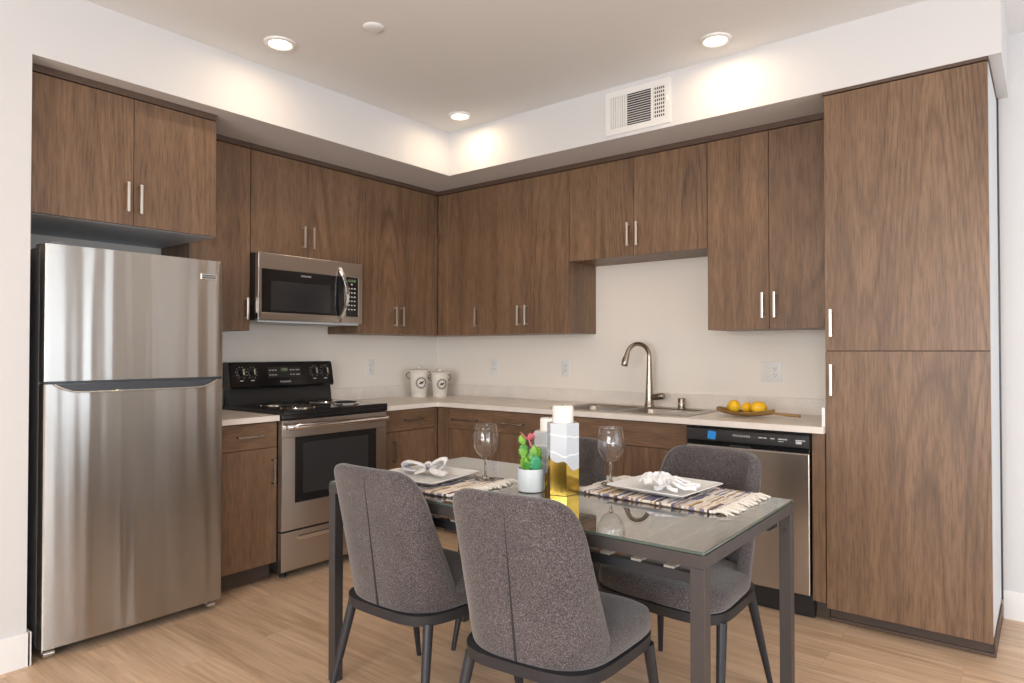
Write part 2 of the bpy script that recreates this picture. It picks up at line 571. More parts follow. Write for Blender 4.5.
# air vent on the soffit face
t = thing('air_vent', 'white metal air vent grille on the soffit face above the cabinets', 'vent', (1.961, SY, 2.488))
W, H = .40, .246
b = B()
box(b, 0, W, -.006, 0, 0, .035, .002); box(b, 0, W, -.006, 0, H - .035, H, .002)
box(b, 0, .035, -.006, 0, .035, H - .035); box(b, W - .035, W, -.006, 0, .035, H - .035)
box(b, .125, .137, -.006, 0, .035, H - .035); box(b, .285, .30, -.006, 0, .035, H - .035)
obj('frame', b, 'white_plastic', t)
b = B(); box(b, .03, W - .03, -.0012, -.0002, .03, H - .03); obj('duct_back', b, 'slot_dark', t)
b = B()
for k in range(6):
    x = .038 + k * .0145
    box(b, x, x + .0115, -.0055, -.0015, .036, H - .036)
obj('louver', b, 'white_plastic', t)
b = B()
for k in range(13):
    z = .041 + k * .0131
    prism(b, [(-.0058, z), (-.0050, z + .0012), (-.0014, z + .0062), (-.002, z + .005)], .137, .285, 'x')
obj('louver', b, 'white_plastic', t)
b = B()
for k in range(9):
    z = .035 + k * .0215
    box(b, .30, W - .035, -.0055, -.003, z, z + .008)
for k in range(6):
    x = .303 + k * .0122
    box(b, x, x + .004, -.0045, -.002, .035, H - .035)
obj('louver', b, 'white_plastic', t)
b = B(); box(b, W - .022, W - .016, -.018, -.006, .12, .15, .001); obj('damper_lever', b, 'white_plastic', t)

# ---------------------------------------------------------------- cabinets
LW = R(90)   # rotation for things on the left wall (local -y looks to +x)


def pull_v(parent, x, yf, z0, z1, mt='nickel'):
    b = B(); r = .0055
    box(b, x - .006, x + .006, yf - .034, yf - .026, z0, z1, .0015)
    box(b, x - .0045, x + .0045, yf - .027, yf, z0 + .004, z0 + .013)
    box(b, x - .0045, x + .0045, yf - .027, yf, z1 - .013, z1 - .004)
    obj('handle', b, mt, parent, 30)


def pull_h(parent, x0, x1, yf, z, mt='nickel'):
    b = B()
    box(b, x0, x1, yf - .034, yf - .026, z - .006, z + .006, .0015)
    box(b, x0 + .004, x0 + .013, yf - .027, yf, z - .0045, z + .0045)
    box(b, x1 - .013, x1 - .004, yf - .027, yf, z - .0045, z + .0045)
    obj('handle', b, mt, parent, 30)


HM = ['nickel']


def cabinet(name, label, wall, at, W, D, z0, z1, fronts, crown=True, toe=False, side='oak_vertical', bottom=None, group=None, toe_back=.07, y_in=.001):
    loc = (at, 0, 0) if wall == 'back' else (0, at, 0)
    t = thing(name, label, 'cabinet', loc, 0 if wall == 'back' else LW, group)
    th = .019
    b = B(); box(b, .0006, W - .0006, -(D - th - .002), -y_in, z0 if not toe else .10, z1)
    obj('body', b, side, t)
    if bottom:
        b = B(); box(b, .002, W - .002, -(D - th - .004), -y_in, z0 - .002, z0 - .0003); obj('underside_panel', b, bottom, t)
    if toe:
        b = B(); box(b, .0006, W - .0006, -(D - toe_back), -y_in, .001, .10); obj('toe_kick', b, 'toe_dark', t)
        b = B(); box(b, .0006, W - .0006, -(D - toe_back) - .007, -(D - toe_back), .001, .016, .002); obj('shoe_moulding', b, 'oak_edge', t)
    if crown:
        b = B(); box(b, .0003, W - .0003, -(D + .004), -y_in, z1 + .004, ZS - .0008)
        obj('crown', b, 'oak_edge', t)
    for (kind, x0, x1, a, c, h) in fronts:
        b = B(); g = .0015
        box(b, x0 + g, x1 - g, -D, -(D - th), a, c, .0008, 1)
        f = obj(kind, b, 'oak_vertical' if kind in ('door', 'filler') else 'oak_horizontal', t)
        if h:
            if h[0] == 'v': pull_v(f, h[1], -D, h[2], h[3], 'nickel_brown' if toe else 'nickel')  # lower pulls: nickel darkened in colour for the shade they sit in
            else: pull_h(f, h[1], h[2], -D, h[3], 'nickel_brown')
    return t


ZB, ZT = 1.378, 2.431
UH0, UH1 = 1.435, 1.572
cabinet('refrigerator_cabinet', 'brown oak two-door wall cabinet high above the steel refrigerator', 'left', -3.0455 + .001, .828, .617, 1.842, ZT,
        [('door', .0, .432, 1.842, ZT, ('v', .399, 1.899, 2.036)), ('door', .432, .828, 1.842, ZT, ('v', .455, 1.896, 2.032))], bottom='laminate')
cabinet('wall_cabinet', 'narrow brown oak wall cabinet with one door, between refrigerator and microwave', 'left', -2.214, .355, .3287, ZB, ZT,
        [('door', 0, .355, ZB, ZT, ('v', .325, 1.44, 1.566))], side='oak_vertical')
cabinet('wall_cabinet', 'short two-door brown oak wall cabinet directly above the microwave', 'left', -1.8575, .774, .3287, 1.832, ZT,
        [('door', 0, .387, 1.832, ZT, ('v', .347, 1.896, 2.028)), ('door', .387, .774, 1.832, ZT, ('v', .412, 1.896, 2.030))])
cabinet('wall_cabinet', 'tall two-door brown oak wall cabinet between microwave and room corner', 'left', -1.0825, .753, .3287, ZB, ZT,
        [('door', 0, .362, ZB, ZT, ('v', .320, UH0, UH1)), ('door', .362, .719, ZB, ZT, ('v', .385, UH0, UH1)), ('filler', .720, .752, ZB, ZT, None)])
cabinet('wall_cabinet', 'single-door brown oak wall cabinet in the room corner, handle at its right', 'back', .001, .7395, .3287, ZB, ZT,
        [('filler', .330, .365, ZB, ZT, None), ('door', .366, .7395, ZB, ZT, ('v', .725, UH0, UH1))])
cabinet('wall_cabinet', 'tall two-door brown oak wall cabinet left of the space over the sink', 'back', .7415, .776, .3287, ZB, ZT,
        [('door', 0, .388, ZB, ZT, ('v', .370, UH0, UH1)), ('door', .388, .776, ZB, ZT, ('v', .434, UH0, UH1))])
cabinet('wall_cabinet', 'short two-door brown oak wall cabinet above the sink', 'back', 1.518, .925, .3287, 1.838, ZT,
        [('door', 0, .464, 1.838, ZT, ('v', .434, 1.893, 2.037)), ('door', .464, .925, 1.838, ZT, ('v', .495, 1.893, 2.037))])
cabinet('wall_cabinet', 'tall two-door brown oak wall cabinet above the dishwasher, next to the pantry', 'back', 2.4438, .676, .3287, ZB, ZT,
        [('door', 0, .338, ZB, ZT, ('v', .309, UH0, UH1)), ('door', .338, .676, ZB, ZT, ('v', .371, UH0, UH1))])
# pantry
t = thing('pantry_cabinet', 'floor-to-soffit brown oak pantry cabinet at the right end, two stacked doors', 'cabinet', (3.1235, 0, 0))
W, D = .627, .609
b = B(); box(b, 0, W - .001, -(D - .021), -.001, .075, 2.447); obj('body', b, 'oak_vertical', t)
b = B(); box(b, W - .001, W + .0005, -(D - .020), -.03, .10, 2.447); obj('side_panel', b, 'laminate', t)['label'] = 'pale finished side panel'  # grazing reflection on varnished wood put in as a pale colour
b = B(); box(b, .0, W - .001, -(D - .07), -.001, .001, .075); obj('toe_kick', b, 'toe_dark', t)
b = B(); box(b, .0, W + .006, -(D - .06), -(D - .07), .001, .016, .002); box(b, W - .001, W + .006, -(D - .07), -.04, .001, .016, .002); box(b, W - .001, W + .004, -(D - .06), -.045, .016, .075); obj('shoe_moulding', b, 'oak_edge', t)
b = B(); box(b, -.004, W + .003, -(D + .004), -.001, 2.451, ZS - .0008); obj('crown', b, 'oak_edge', t)
b = B(); box(b, W - .001, W + .0075, -.020, -.001, .09, ZS - .001); obj('scribe_strip', b, 'plastic_dark', t)
for z0, z1, h0, h1 in ((1.2625, 2.447, 1.325, 1.453), (.075, 1.2585, 1.055, 1.201)):
    b = B(); box(b, .0012, W - .001, -D, -(D - .019), z0, z1, .0008, 1); f = obj('door', b, 'oak_vertical', t)
    pull_v(f, .030, -D, h0, h1)

# base cabinets
DZ, DT, DB = .735, .872, .105
BD = .611
cabinet('base_cabinet', 'narrow base cabinet with one drawer, between refrigerator and stove', 'left', -2.214, .356, BD, .10, .879,
        [('drawer', 0, .356, DZ + .0015, DT, ('h', .114, .258, .807)), ('door', 0, .356, DB, DZ - .0015, ('v', .325, .532, .676))], crown=False, toe=True)
cabinet('base_cabinet', 'base cabinet with one drawer between stove and room corner', 'left', -1.093, .481, BD, .10, .879,
        [('drawer', 0, .445, DZ + .0015, DT, ('h', .159, .321, .808)), ('door', 0, .445, DB, DZ - .0015, ('v', .073, .54, .679)), ('filler', .446, .480, DB, DT, None)], crown=False, toe=True)
cabinet('base_cabinet', 'base cabinet with drawer in the room corner, first right of the corner', 'back', .612, .4925, BD, .10, .879,
        [('filler', 0, .100, DB, DT, None), ('drawer', .102, .4925, DZ + .0015, DT, ('h', .150, .372, .800)), ('door', .102, .4925, DB, DZ - .0015, None)], crown=False, toe=True, y_in=.001)
cabinet('base_cabinet', 'base cabinet with drawer left of the sink, behind the potted cactus', 'back', 1.105, .414, BD, .10, .879,
        [('drawer', 0, .414, DZ + .0015, DT, ('h', .095, .27, .801)), ('door', 0, .414, DB, DZ - .0015, None)], crown=False, toe=True)
t = cabinet('sink_cabinet', 'wide sink base cabinet with a plain false drawer front, left of the dishwasher', 'back', 1.5195, .926, BD, .10, .70,
        [('drawer', 0, .926, DZ + .0015, DT, None), ('door', 0, .463, DB, DZ - .0015, None), ('door', .463, .926, DB, DZ - .0015, None)], crown=False, toe=True)
b = B()
box(b, .0006, .018, -.59, -.001, .7, .879); box(b, .908, .9254, -.59, -.001, .7, .879); box(b, .018, .908, -.59, -.572, .7, .879)
obj('upper_frame', b, 'oak_vertical', t)
t = thing('filler_post', 'narrow brown oak filler between dishwasher and pantry', 'cabinet filler', (3.0625, 0, 0))
b = B(); box(b, .0005, .0575, -.605, -.001, .095, .879); obj('panel', b, 'oak_vertical', t)
b = B(); box(b, .0005, .0575, -.541, -.001, .001, .0945); obj('toe_kick', b, 'toe_dark', t)

# ---------------------------------------------------------------- countertop
CT, CB, CD = .9095, .8795, .6428
SKX0, SKX1, SKY0, SKY1 = 1.56, 2.39, -.555, -.115
t = thing('countertop', 'beige L-shaped quartz countertop running from stove to pantry with the sink set in', 'countertop', (0, 0, 0))
b = B()
box(b, .001, CD, -1.108, -CD, CB, CT)
box(b, .001, SKX0, -CD, -.001, CB, CT)
box(b, SKX0, SKX1, -CD, SKY0, CB, CT); box(b, SKX0, SKX1, SKY1, -.001, CB, CT)
box(b, SKX1, 3.1225, -CD, -.001, CB, CT)
obj('slab', b, 'quartz', t)
b = B(); box(b, .001, .020, -1.108, -.021, CT, .996, .001); box(b, .001, 3.1225, -.020, -.001, CT, .996, .001)
obj('backsplash', b, 'quartz', t)
b = B(); box(b, 3.1085, 3.1225, -.615, -.0205, CT, .999, .001); obj('end_splash', b, 'trim_paint', t)['label'] = 'white end splash against the pantry'
t = thing('countertop', 'short beige quartz countertop piece between refrigerator and stove', 'countertop', (0, 0, 0))
b = B(); box(b, .001, CD, -2.2145, -1.862, CB, CT, .001); obj('slab', b, 'quartz', t)
b = B(); box(b, .001, .020, -2.2145, -1.866, CT, .996, .001); obj('backsplash', b, 'quartz', t)

# ---------------------------------------------------------------- sink, faucet
t = thing('kitchen_sink', 'double-bowl stainless steel drop-in sink under the wall faucet window space', 'sink', (1.975, -.33, CT))
t['label'] = 'double-bowl stainless steel drop-in sink set in the countertop'
b = B(); X0, X1, Y0, Y1 = -.435, .455, -.245, .245


def rrect(x0, x1, y0, y1, r, n=5):
    P = []
    for cx, cy, a in ((x1 - r, y1 - r, 0), (x0 + r, y1 - r, 90), (x0 + r, y0 + r, 180), (x1 - r, y0 + r, 270)):
        for k in range(n + 1):
            q = R(a + 90 * k / n); P.append((cx + r * math.cos(q), cy + r * math.sin(q)))
    return P


def ring_loft(b, loops):
    g = [[b.verts.new(p) for p in L] for L in loops]
    for p, q in zip(g, g[1:]):
        n = len(p)
        for k in range(n):
            b.faces.new((p[k], p[(k + 1) % n], q[(k + 1) % n], q[k]))
    return g


# deck around bowls as thin plates
box(b, X0, X1, .155, Y1, .0005, .004, .001); box(b, X0, X1, Y0, -.215, .0005, .004, .001)
box(b, X0, -.395, -.215, .155, .0005, .004); box(b, .395, X1, -.215, .155, .0005, .004); box(b, -.015, .015, -.215, .155, -.004, .0035, .001)
obj('rim', b, 'steel_sink', t, 30)
for s in (-1, 1):
    xa, xb = (-.396, -.014) if s < 0 else (.014, .396)
    b = B(); L = []
    for z, ins, r in ((.004, 0, .05), (-.01, .003, .05), (-.165, .014, .06), (-.185, .04, .07)):
        L.append([(x, y, z) for x, y in rrect(xa + ins, xb - ins, -.216 + ins, .156 - ins, r)])
    g = ring_loft(b, L); b.faces.new(g[-1])
    bw = obj('bowl', b, 'steel_sink', t, 60, mods=[('SOLIDIFY', dict(thickness=.0015))])
    b = B(); lathe(b, [(.018, -.1835), (.04, -.1835), (.043, -.182), (.045, -.1845)], 24, ((xa + xb) / 2, -.03)); obj('drain', b, 'chrome', bw, 40)

t = thing('faucet', 'tall brushed nickel gooseneck pull-down faucet behind the sink', 'faucet', (1.98, -.125, CT + .0042))
b = B(); lathe(b, [(0, 0), (.032, 0), (.032, .006), (.028, .014), (.025, .05), (.020, .16), (.0155, .27), (.0145, .312), (0, .312)], 28); obj('body', b, 'nickel_brown', t, 50)
d = Vector((-.50, -.866, 0)).normalized(); P = []; rr = .080
for k in range(19):
    a = PI * k / 18 * .93
    P.append(Vector((0, 0, .312)) + d * (rr - rr * math.cos(a)) + Vector((0, 0, rr * math.sin(a))))
P.insert(0, Vector((0, 0, .29)))
b = B(); tube(b, P, .0135, 14); obj('spout', b, 'nickel_brown', t, 60)
e = P[-1]; dd = (P[-1] - P[-2]).normalized()
b = B(); tube(b, [e - dd * .004, e + dd * .012, e + dd * .045, e + dd * .075, e + dd * .078], [.0150, .0165, .0185, .021, .018], 18)
sh = obj('spray_head', b, 'nickel_brown', t, 50)
b = B(); tube(b, [e + dd * .02 + d * .017, e + dd * .05 + d * .0205], .006, 8); obj('button', b, 'plastic_dark', sh, 50)
b = B(); tube(b, [(.0, 0, .058), (.03, -.003, .060), (.05, -.006, .062), (.075, -.01, .067), (.100, -.014, .070), (.106, -.015, .070)], [.014, .018, .0205, .021, .0205, .015], 18)
obj('handle', b, 'nickel_brown', t, 50)
t = thing('soap_dispenser', 'short brushed metal cylinder cap on the sink deck right of the faucet', 'sink cap', (2.195, -.125, CT + .0042))
b = B(); lathe(b, [(0, 0), (.026, 0), (.026, .006), (.0225, .008), (.0225, .058), (.020, .062), (0, .062)], 26); obj('cap', b, 'nickel_brown', t, 40)
b = B(); lathe(b, [(.0228, .030), (.0236, .031), (.0236, .034), (.0228, .035)], 26); obj('ring', b, 'nickel', t, 40)

# ---------------------------------------------------------------- refrigerator
t = thing('refrigerator', 'stainless steel top-freezer refrigerator at the left under the high cabinet', 'refrigerator', (0, -3.003, 0), LW)
W = .760
b = B(); box(b, 0, W, -.685, -.03, .045, 1.692, .004); box(b, .02, W - .02, -.66, -.1, .02, .046); obj('case', b, 'fridge_side', t, 30)


def bowed(x0, x1, yb, yf, bow, n=14, r=.012):
    P = [(x0 + .001, yb)]
    for k in range(n + 1):
        s = k / n; x = x0 + (x1 - x0) * s
        e = min(x - x0, x1 - x)
        rd = 0 if e >= r else r - math.sqrt(max(0, r * r - (r - e) ** 2))
        P.append((x, yf + bow * (2 * s - 1) ** 2 + rd * .8))
    P.append((x1 - .001, yb))
    return P


def bow_door(name, z0, z1, par, bow=.007):
    b = B()
    xs = [0, .003, .008, .02, .05] + [W * k / 16 for k in range(2, 15)] + [W - .05, W - .02, W - .008, W - .003, W]
    P = [(0, -.692)]
    for x in xs:
        e = min(x, W - x); r = .012
        rd = 0 if e >= r else r - math.sqrt(max(0, r * r - (r - e) ** 2))
        P.append((x, -.7535 + bow * (2 * x / W - 1) ** 2 + rd * .8))
    P.append((W, -.692))
    prism(b, P, z0, z1)
    return obj(name, b, 'steel_fridge', par, 25)


dF = bow_door('freezer_door', 1.136, 1.700, t)
dL = bow_door('fresh_food_door', .048, 1.124, t)
b = B(); box(b, .004, W - .004, -.742, -.69, 1.1245, 1.1355); obj('gasket', b, 'plastic_dark', t)
# pocket handle on the lower door
b = B(); prism(b, [(.035, 1.1235), (W - .035, 1.1235), (W - .06, 1.110), (W - .10, 1.094), (W - .13, 1.091), (.13, 1.091), (.10, 1.094), (.06, 1.110)], -.759, -.74, 'y')
hp = obj('handle', b, 'plastic_dark', dL)
b = B(); tube(b, [(.035, -.757, 1.1225), (.06, -.760, 1.108), (.10, -.761, 1.092), (.13, -.761, 1.089), (W / 2, -.762, 1.0885), (W - .13, -.761, 1.089), (W - .10, -.761, 1.092), (W - .06, -.760, 1.108), (W - .035, -.757, 1.1225)], .0028, 8)
obj('lip', b, 'nickel', hp, 60)
b = B(); prism(b, [(.0, 1.126), (.0, 1.134), (W - .03, 1.134), (W - .03, 1.127), (.03, 1.127)], -.752, -.742, 'y'); obj('handle_trim', b, 'plastic_dark', dF)
b = B(); box(b, .642, .720, -.7555, -.747, 1.606, 1.634, .002); bd = obj('badge', b, 'nickel', dF)
b = B(); box(b, .648, .714, -.7562, -.7550, 1.611, 1.629); obj('badge_field', b, 'plastic_dark', bd)
text('badge_lettering', 'FRIGIDAIRE', .0125, 'print_light', bd, (.681, -.7563, 1.620), FRONT, .0003)
b = B(); box(b, .02, .075, -.74, -.66, 1.700, 1.712, .004); box(b, .0, .05, -.70, -.64, 1.692, 1.704, .002); obj('hinge_cover', b, 'fridge_side', t, 30)
b = B(); box(b, .03, W - .03, -.66, -.62, .018, .052); obj('base_grille', b, 'black_matte', t)
for x in (.03, W - .045):
    b = B(); tube(b, [(x - .012, -.70, .017), (x + .028, -.70, .017)], .016, 14); box(b, x - .014, x + .03, -.70, -.65, .016, .03, .003)
    obj('foot', b, 'chrome', t, 40)

# ---------------------------------------------------------------- microwave
t = thing('microwave_oven', 'stainless over-the-range microwave with arched handle, hanging above the stove', 'microwave', (0, -1.862, 0), LW)
W = .744; z0, z1 = 1.428, 1.828
b = B(); box(b, .004, W - .004, -.385, -.002, z0 + .012, z1 - .001, .003); obj('case', b, 'black_satin', t, 30)
b = B(); box(b, .012, W - .012, -.395, -.03, z0, z0 + .0118, .002); obj('underside', b, 'laminate', t)
b = B()
box(b, 0, W, -.420, -.386, 1.735, z1, .004); box(b, 0, .022, -.420, -.386, z0 + .012, 1.735, .002)
box(b, 0, W, -.420, -.386, z0 + .012, 1.484, .004); box(b, W - .034, W, -.420, -.386, 1.484, 1.735, .002); box(b, .600, .612, -.4195, -.386, 1.484, 1.735)
fr = obj('door_frame', b, 'steel', t, 30)
b = B(); box(b, .022, .600, -.4175, -.387, 1.484, 1.735, .001); dg = obj('door_glass', b, 'black_gloss', t)
b = B(); box(b, .082, .494, -.4182, -.4176, 1.497, 1.668); obj('window_screen', b, 'glass_inner', dg)
b = B(); box(b, .612, W - .034, -.4178, -.387, 1.484, 1.735, .001); cp = obj('control_panel', b, 'black_gloss', t)
b = B(); box(b, .628, .692, -.4184, -.4179, 1.704, 1.722); obj('display', b, 'display', cp)
b = B()
for r_ in range(7):
    for c_ in range(3):
        if r_ == 0 and c_ != 1: continue
        x = .630 + c_ * .023; z = 1.690 - r_ * .027
        box(b, x, x + .013, -.4184, -.4179, z - .004, z + .004)
obj('buttons', b, 'print_light', cp)
text('lettering', 'FRIGIDAIRE', .014, 'print_light', dg, (.318, -.4180, 1.711), FRONT, .0003)
P = []
for k in range(17):
    s = k / 16; z = 1.445 + .345 * s
    P.append((.560 - .006 * math.sin(PI * s) + .03 * math.sin(PI * s), -.424 - .050 * math.sin(PI * s), z))
b = B()
rows = []
for p in P:
    rows.append([(p[0] - .013, p[1] + .004, p[2]), (p[0] - .009, p[1] - .005, p[2]), (p[0] + .009, p[1] - .005, p[2]), (p[0] + .013, p[1] + .004, p[2]), (p[0] + .009, p[1] + .010, p[2]), (p[0] - .009, p[1] + .010, p[2])])
sheet(b, rows, True)
obj('handle', b, 'chrome', fr, 60)

# ---------------------------------------------------------------- stove
t = thing('stove', 'freestanding stainless electric coil stove with black control backguard', 'stove', (0, -1.857, 0), LW)
t.scale = (.967, .962, 1)
W = .768
b = B(); box(b, .004, W - .004, -.640, -.03, .05, .905, .003); obj('body', b, 'black_satin', t, 30)
b = B(); box(b, -.001, W + .001, -.692, -.02, .906, .932, .005); box(b, .0, W, -.690, -.64, .884, .908, .004); ct = obj('cooktop', b, 'black_gloss', t, 30)


def burner(cx, cy, r):
    b = B(); lathe(b, [(r * .25, .9325), (r * .7, .9325), (r * .96, .9360), (r * 1.12, .9370), (r * 1.16, .9325)], 36, (cx, cy))
    pan = obj('drip_pan', b, 'chrome', ct, 50)
    b = B(); P = []
    n = 90
    for k in range(n + 1):
        a = k / n * 2 * PI * 3.6; q = r * .22 + (r * .78) * k / n
        P.append((cx + q * math.cos(a), cy + q * math.sin(a), .9425))
    tube(b, P, .0042, 6); obj('coil', b, 'black_satin', pan, 60)


burner(.20, -.52, .095); burner(.57, -.52, .075); burner(.20, -.24, .075); burner(.57, -.24, .095)
# backguard
b = B(); prism(b, [(-.020, .932), (-.105, .932), (-.098, .99), (-.090, 1.03), (-.020, 1.03)], .008, W - .008, 'x'); obj('riser', b, 'black_satin', t)
b = B(); prism(b, [(-.020, 1.032), (-.118, 1.032), (-.125, 1.045), (-.098, 1.180), (-.085, 1.192), (-.020, 1.192)], 0, W, 'x')
bmesh.ops.bevel(b, geom=[e for e in b.edges if e.calc_length() < .3], offset=.006, segments=3, affect='EDGES')
bg = obj('backguard', b, 'black_gloss', t, 30)


def on_bg(z):   # y of the sloped face at height z
    return -.125 + (z - 1.045) / .135 * .027


tilt = math.atan2(.027, .135)
for k, x in enumerate((.075, .150, .612, .700)):
    zc = 1.128
    b = B(); lathe(b, [(0, .030), (.017, .029), (.0195, .024), (.021, .004), (.029, .002), (.030, -.001), (0, -.001)], 26)
    kn = obj('knob', b, 'black_satin', bg, 40, loc=(x, on_bg(zc) - .0012, zc), rot=(R(90) - tilt, 0, 0))
    b = B(); box(b, -.0035, .0035, -.018, .018, .026, .036, .0015); obj('grip', b, 'nickel', kn)
    b = B()
    for j in range(10):
        a = R(-60 + j * 33); q = .036
        box(b, q * math.cos(a) - .002, q * math.cos(a) + .002, q * math.sin(a) - .002, q * math.sin(a) + .002, -.0005, .0004)
    box(b, -.012, .012, -.052, -.046, -.0005, .0004)
    obj('dial_marks', b, 'print_light', kn)
b = B(); box(b, -.125, .125, -.034, .034, -.001, .0012); pn = obj('clock_panel', b, 'black_satin', bg, loc=(.384, on_bg(1.128) - .001, 1.128), rot=(R(90) - tilt, 0, 0))
b = B(); box(b, -.030, .024, .004, .026, .0012, .0018); obj('display', b, 'display', pn)
text('clock_digits', '12:00', .018, 'print_light', pn, (-.003, .015, .0019), (0, 0, 0), .0003)
b = B()
for x in (-.108, -.088, -.068, .045, .066, .090, .104):
    for y in (.012, -.018):
        box(b, x - .007, x + .007, y - .003, y + .003, .0012, .0018)
obj('buttons', b, 'print_light', pn)
text('lettering', 'FRIGIDAIRE', .016, 'print_light', bg, (.384, on_bg(1.068) - .0012, 1.066), (R(90) - tilt, 0, 0), .0003)
# oven door
b = B()
dz0, dz1 = .272, .878
wx0, wx1, wz0, wz1 = .085, .683, .418, .782
box(b, 0, W, -.682, -.645, wz1, dz1, .003); box(b, 0, W, -.682, -.645, dz0, wz0, .003)
box(b, 0, wx0, -.682, -.645, wz0, wz1); box(b, wx1, W, -.682, -.645, wz0, wz1)
od = obj('oven_door', b, 'steel', t, 30)
b = B(); box(b, wx0, wx1, -.6805, -.648, wz0, wz1); gl = obj('door_glass', b, 'black_gloss', od)
b = B(); box(b, wx0 + .055, wx1 - .065, -.6812, -.6806, wz0 + .045, wz1 - .035); obj('window_screen', b, 'glass_inner', gl)
b = B(); P = [(.014, -.684, .838), (.022, -.715, .841)] + [(x, -.722 - .006 * math.sin(PI * (x - .04) / .69), .842) for x in [.04 + .69 * k / 10 for k in range(11)]] + [(W - .022, -.715, .841), (W - .014, -.684, .838)]
rows = [[(p[0], p[1] + .011 * math.cos(a), p[2] + .0165 * math.sin(a)) for a in [2 * PI * q / 12 for q in range(12)]] for p in P[1:-1]]
g = sheet(b, rows, True); b.faces.new(g[0]); b.faces.new(g[-1][::-1])
box(b, .012, .040, -.722, -.680, .830, .852, .003); box(b, W - .040, W - .012, -.722, -.680, .830, .852, .003)
obj('handle', b, 'chrome', od, 50)
# drawer
b = B(); box(b, 0, W, -.680, -.645, .050, .262, .003); dr = obj('storage_drawer', b, 'steel', t, 30)
b = B(); prism(b, [(.095, .222), (.12, .208), (.64, .208), (.665, .222), (.665, .228), (.095, .228)], -.6845, -.679, 'y'); hd = obj('handle', b, 'nickel', dr)
b = B(); box(b, .115, .645, -.6835, -.680, .2285, .2335); obj('shadow_gap', b, 'plastic_dark', dr)
for x in (.06, W - .06):
    for y in (-.60, -.10):
        b = B(); lathe(b, [(0, 0), (.018, 0), (.018, .012), (.010, .016), (.010, .052), (0, .052)], 14, (x, y)); obj('foot', b, 'black_matte', t, 40)

# ---------------------------------------------------------------- dishwasher
t = thing('dishwasher', 'stainless dishwasher with black control strip and a piece of blue tape', 'dishwasher', (2.4480, 0, 0))
W = .613
b = B(); box(b, .006, W - .006, -.580, -.02, .02, .870); obj('tub_case', b, 'black_satin', t)
b = B(); box(b, .004, W - .004, -.631, -.585, .120, .778, .004); obj('door', b, 'steel', t, 30)
b = B(); prism(b, [(-.585, .782), (-.612, .782), (-.618, .800), (-.633, .806), (-.633, .860), (-.628, .866), (-.585, .866)], .004, W - .004, 'x'); cp = obj('control_panel', b, 'steel_dark', t)
b = B(); box(b, .004, W - .004, -.619, -.600, .779, .805, .003); obj('pocket_strip', b, 'black_gloss', t)
b = B(); box(b, .230, .330, -.628, -.612, .780, .789, .002); obj('handle', b, 'plastic_dark', t)
text('lettering', 'FRIGIDAIRE', .015, 'print_light', cp, (.292, -.6334, .8385), FRONT, .0003, sx=1.15)
b = B()
for x, w_ in ((.375, .02), (.400, .014), (.432, .02), (.468, .028), (.498, .012), (.548, .030), (.580, .012)):
    box(b, x, x + w_, -.6336, -.6330, .836, .841)
box(b, .550, .576, -.6336, -.6330, .822, .834); box(b, .470, .494, -.6336, -.6330, .826, .829)
obj('button_labels', b, 'print_light', cp)
b = B(); prism(b, [(.116, .815), (.158, .811), (.164, .850), (.122, .856)], -.6342, -.6334, 'y'); tag(obj('tape', b, 'blue_tape', t), None, None)['label'] = 'piece of bright blue tape'
b = B(); box(b, .004, W - .001, -.575, -.540, .002, .115, .002); obj('toe_panel', b, 'black_satin', t)

# ---------------------------------------------------------------- outlets on the backsplash walls


def outlet(name, label, wall, at, zc, gangs):
    loc = (at, -.0005, zc) if wall == 'back' else (.0005, at, zc)
    t = thing(name, label, 'outlet' if name != 'switch_plate' else 'switch plate', loc, 0 if wall == 'back' else LW, 'wall outlets')
    w_ = .036 + .022 * (len(gangs) - 1)
    b = B(); box(b, -w_, w_, -.006, 0, -.058, .058, .0025); obj('plate', b, 'white_plastic', t, 40)
    for k, g in enumerate(gangs):
        x = (k - (len(gangs) - 1) / 2) * .046
        b = B(); box(b, x - .0165, x + .0165, -.0085, -.0055, -.033, .033, .001)
        o = obj('receptacle' if g == 'o' else 'rocker', b, 'white_enamel' if g == 's' else 'white_plastic', t)
        if g == 'o':
            b = B()
            for s in (-1, 1):
                box(b, x - .0075, x - .0052, -.0088, -.0084, s * .018 - .001, s * .018 + .008)
                box(b, x + .0048, x + .0072, -.0088, -.0084, s * .018 - .001, s * .018 + .007)
                box(b, x - .0022, x + .0022, -.0088, -.0084, s * .018 - .010, s * .018 - .006)
            obj('slots', b, 'slot_dark', o)
        else:
            b = B(); box(b, x - .012, x + .012, -.0105, -.0084, -.026, .026, .001); obj('paddle', b, 'white_plastic', o)
    return t


outlet('wall_outlet', 'white wall outlet left of the canisters, between them and the stove', 'left', -.71, 1.14, 'o')
outlet('wall_outlet', 'white wall outlet nearest the room corner, right of the canisters', 'back', .617, 1.142, 'o')
outlet('wall_outlet', 'white wall outlet just left of the sink, behind the tall candle', 'back', 1.272, 1.140, 'o')
outlet('switch_plate', 'double white plate with switch and outlet above the lemons', 'back', 2.688, 1.141, 'so')

# ---------------------------------------------------------------- canisters


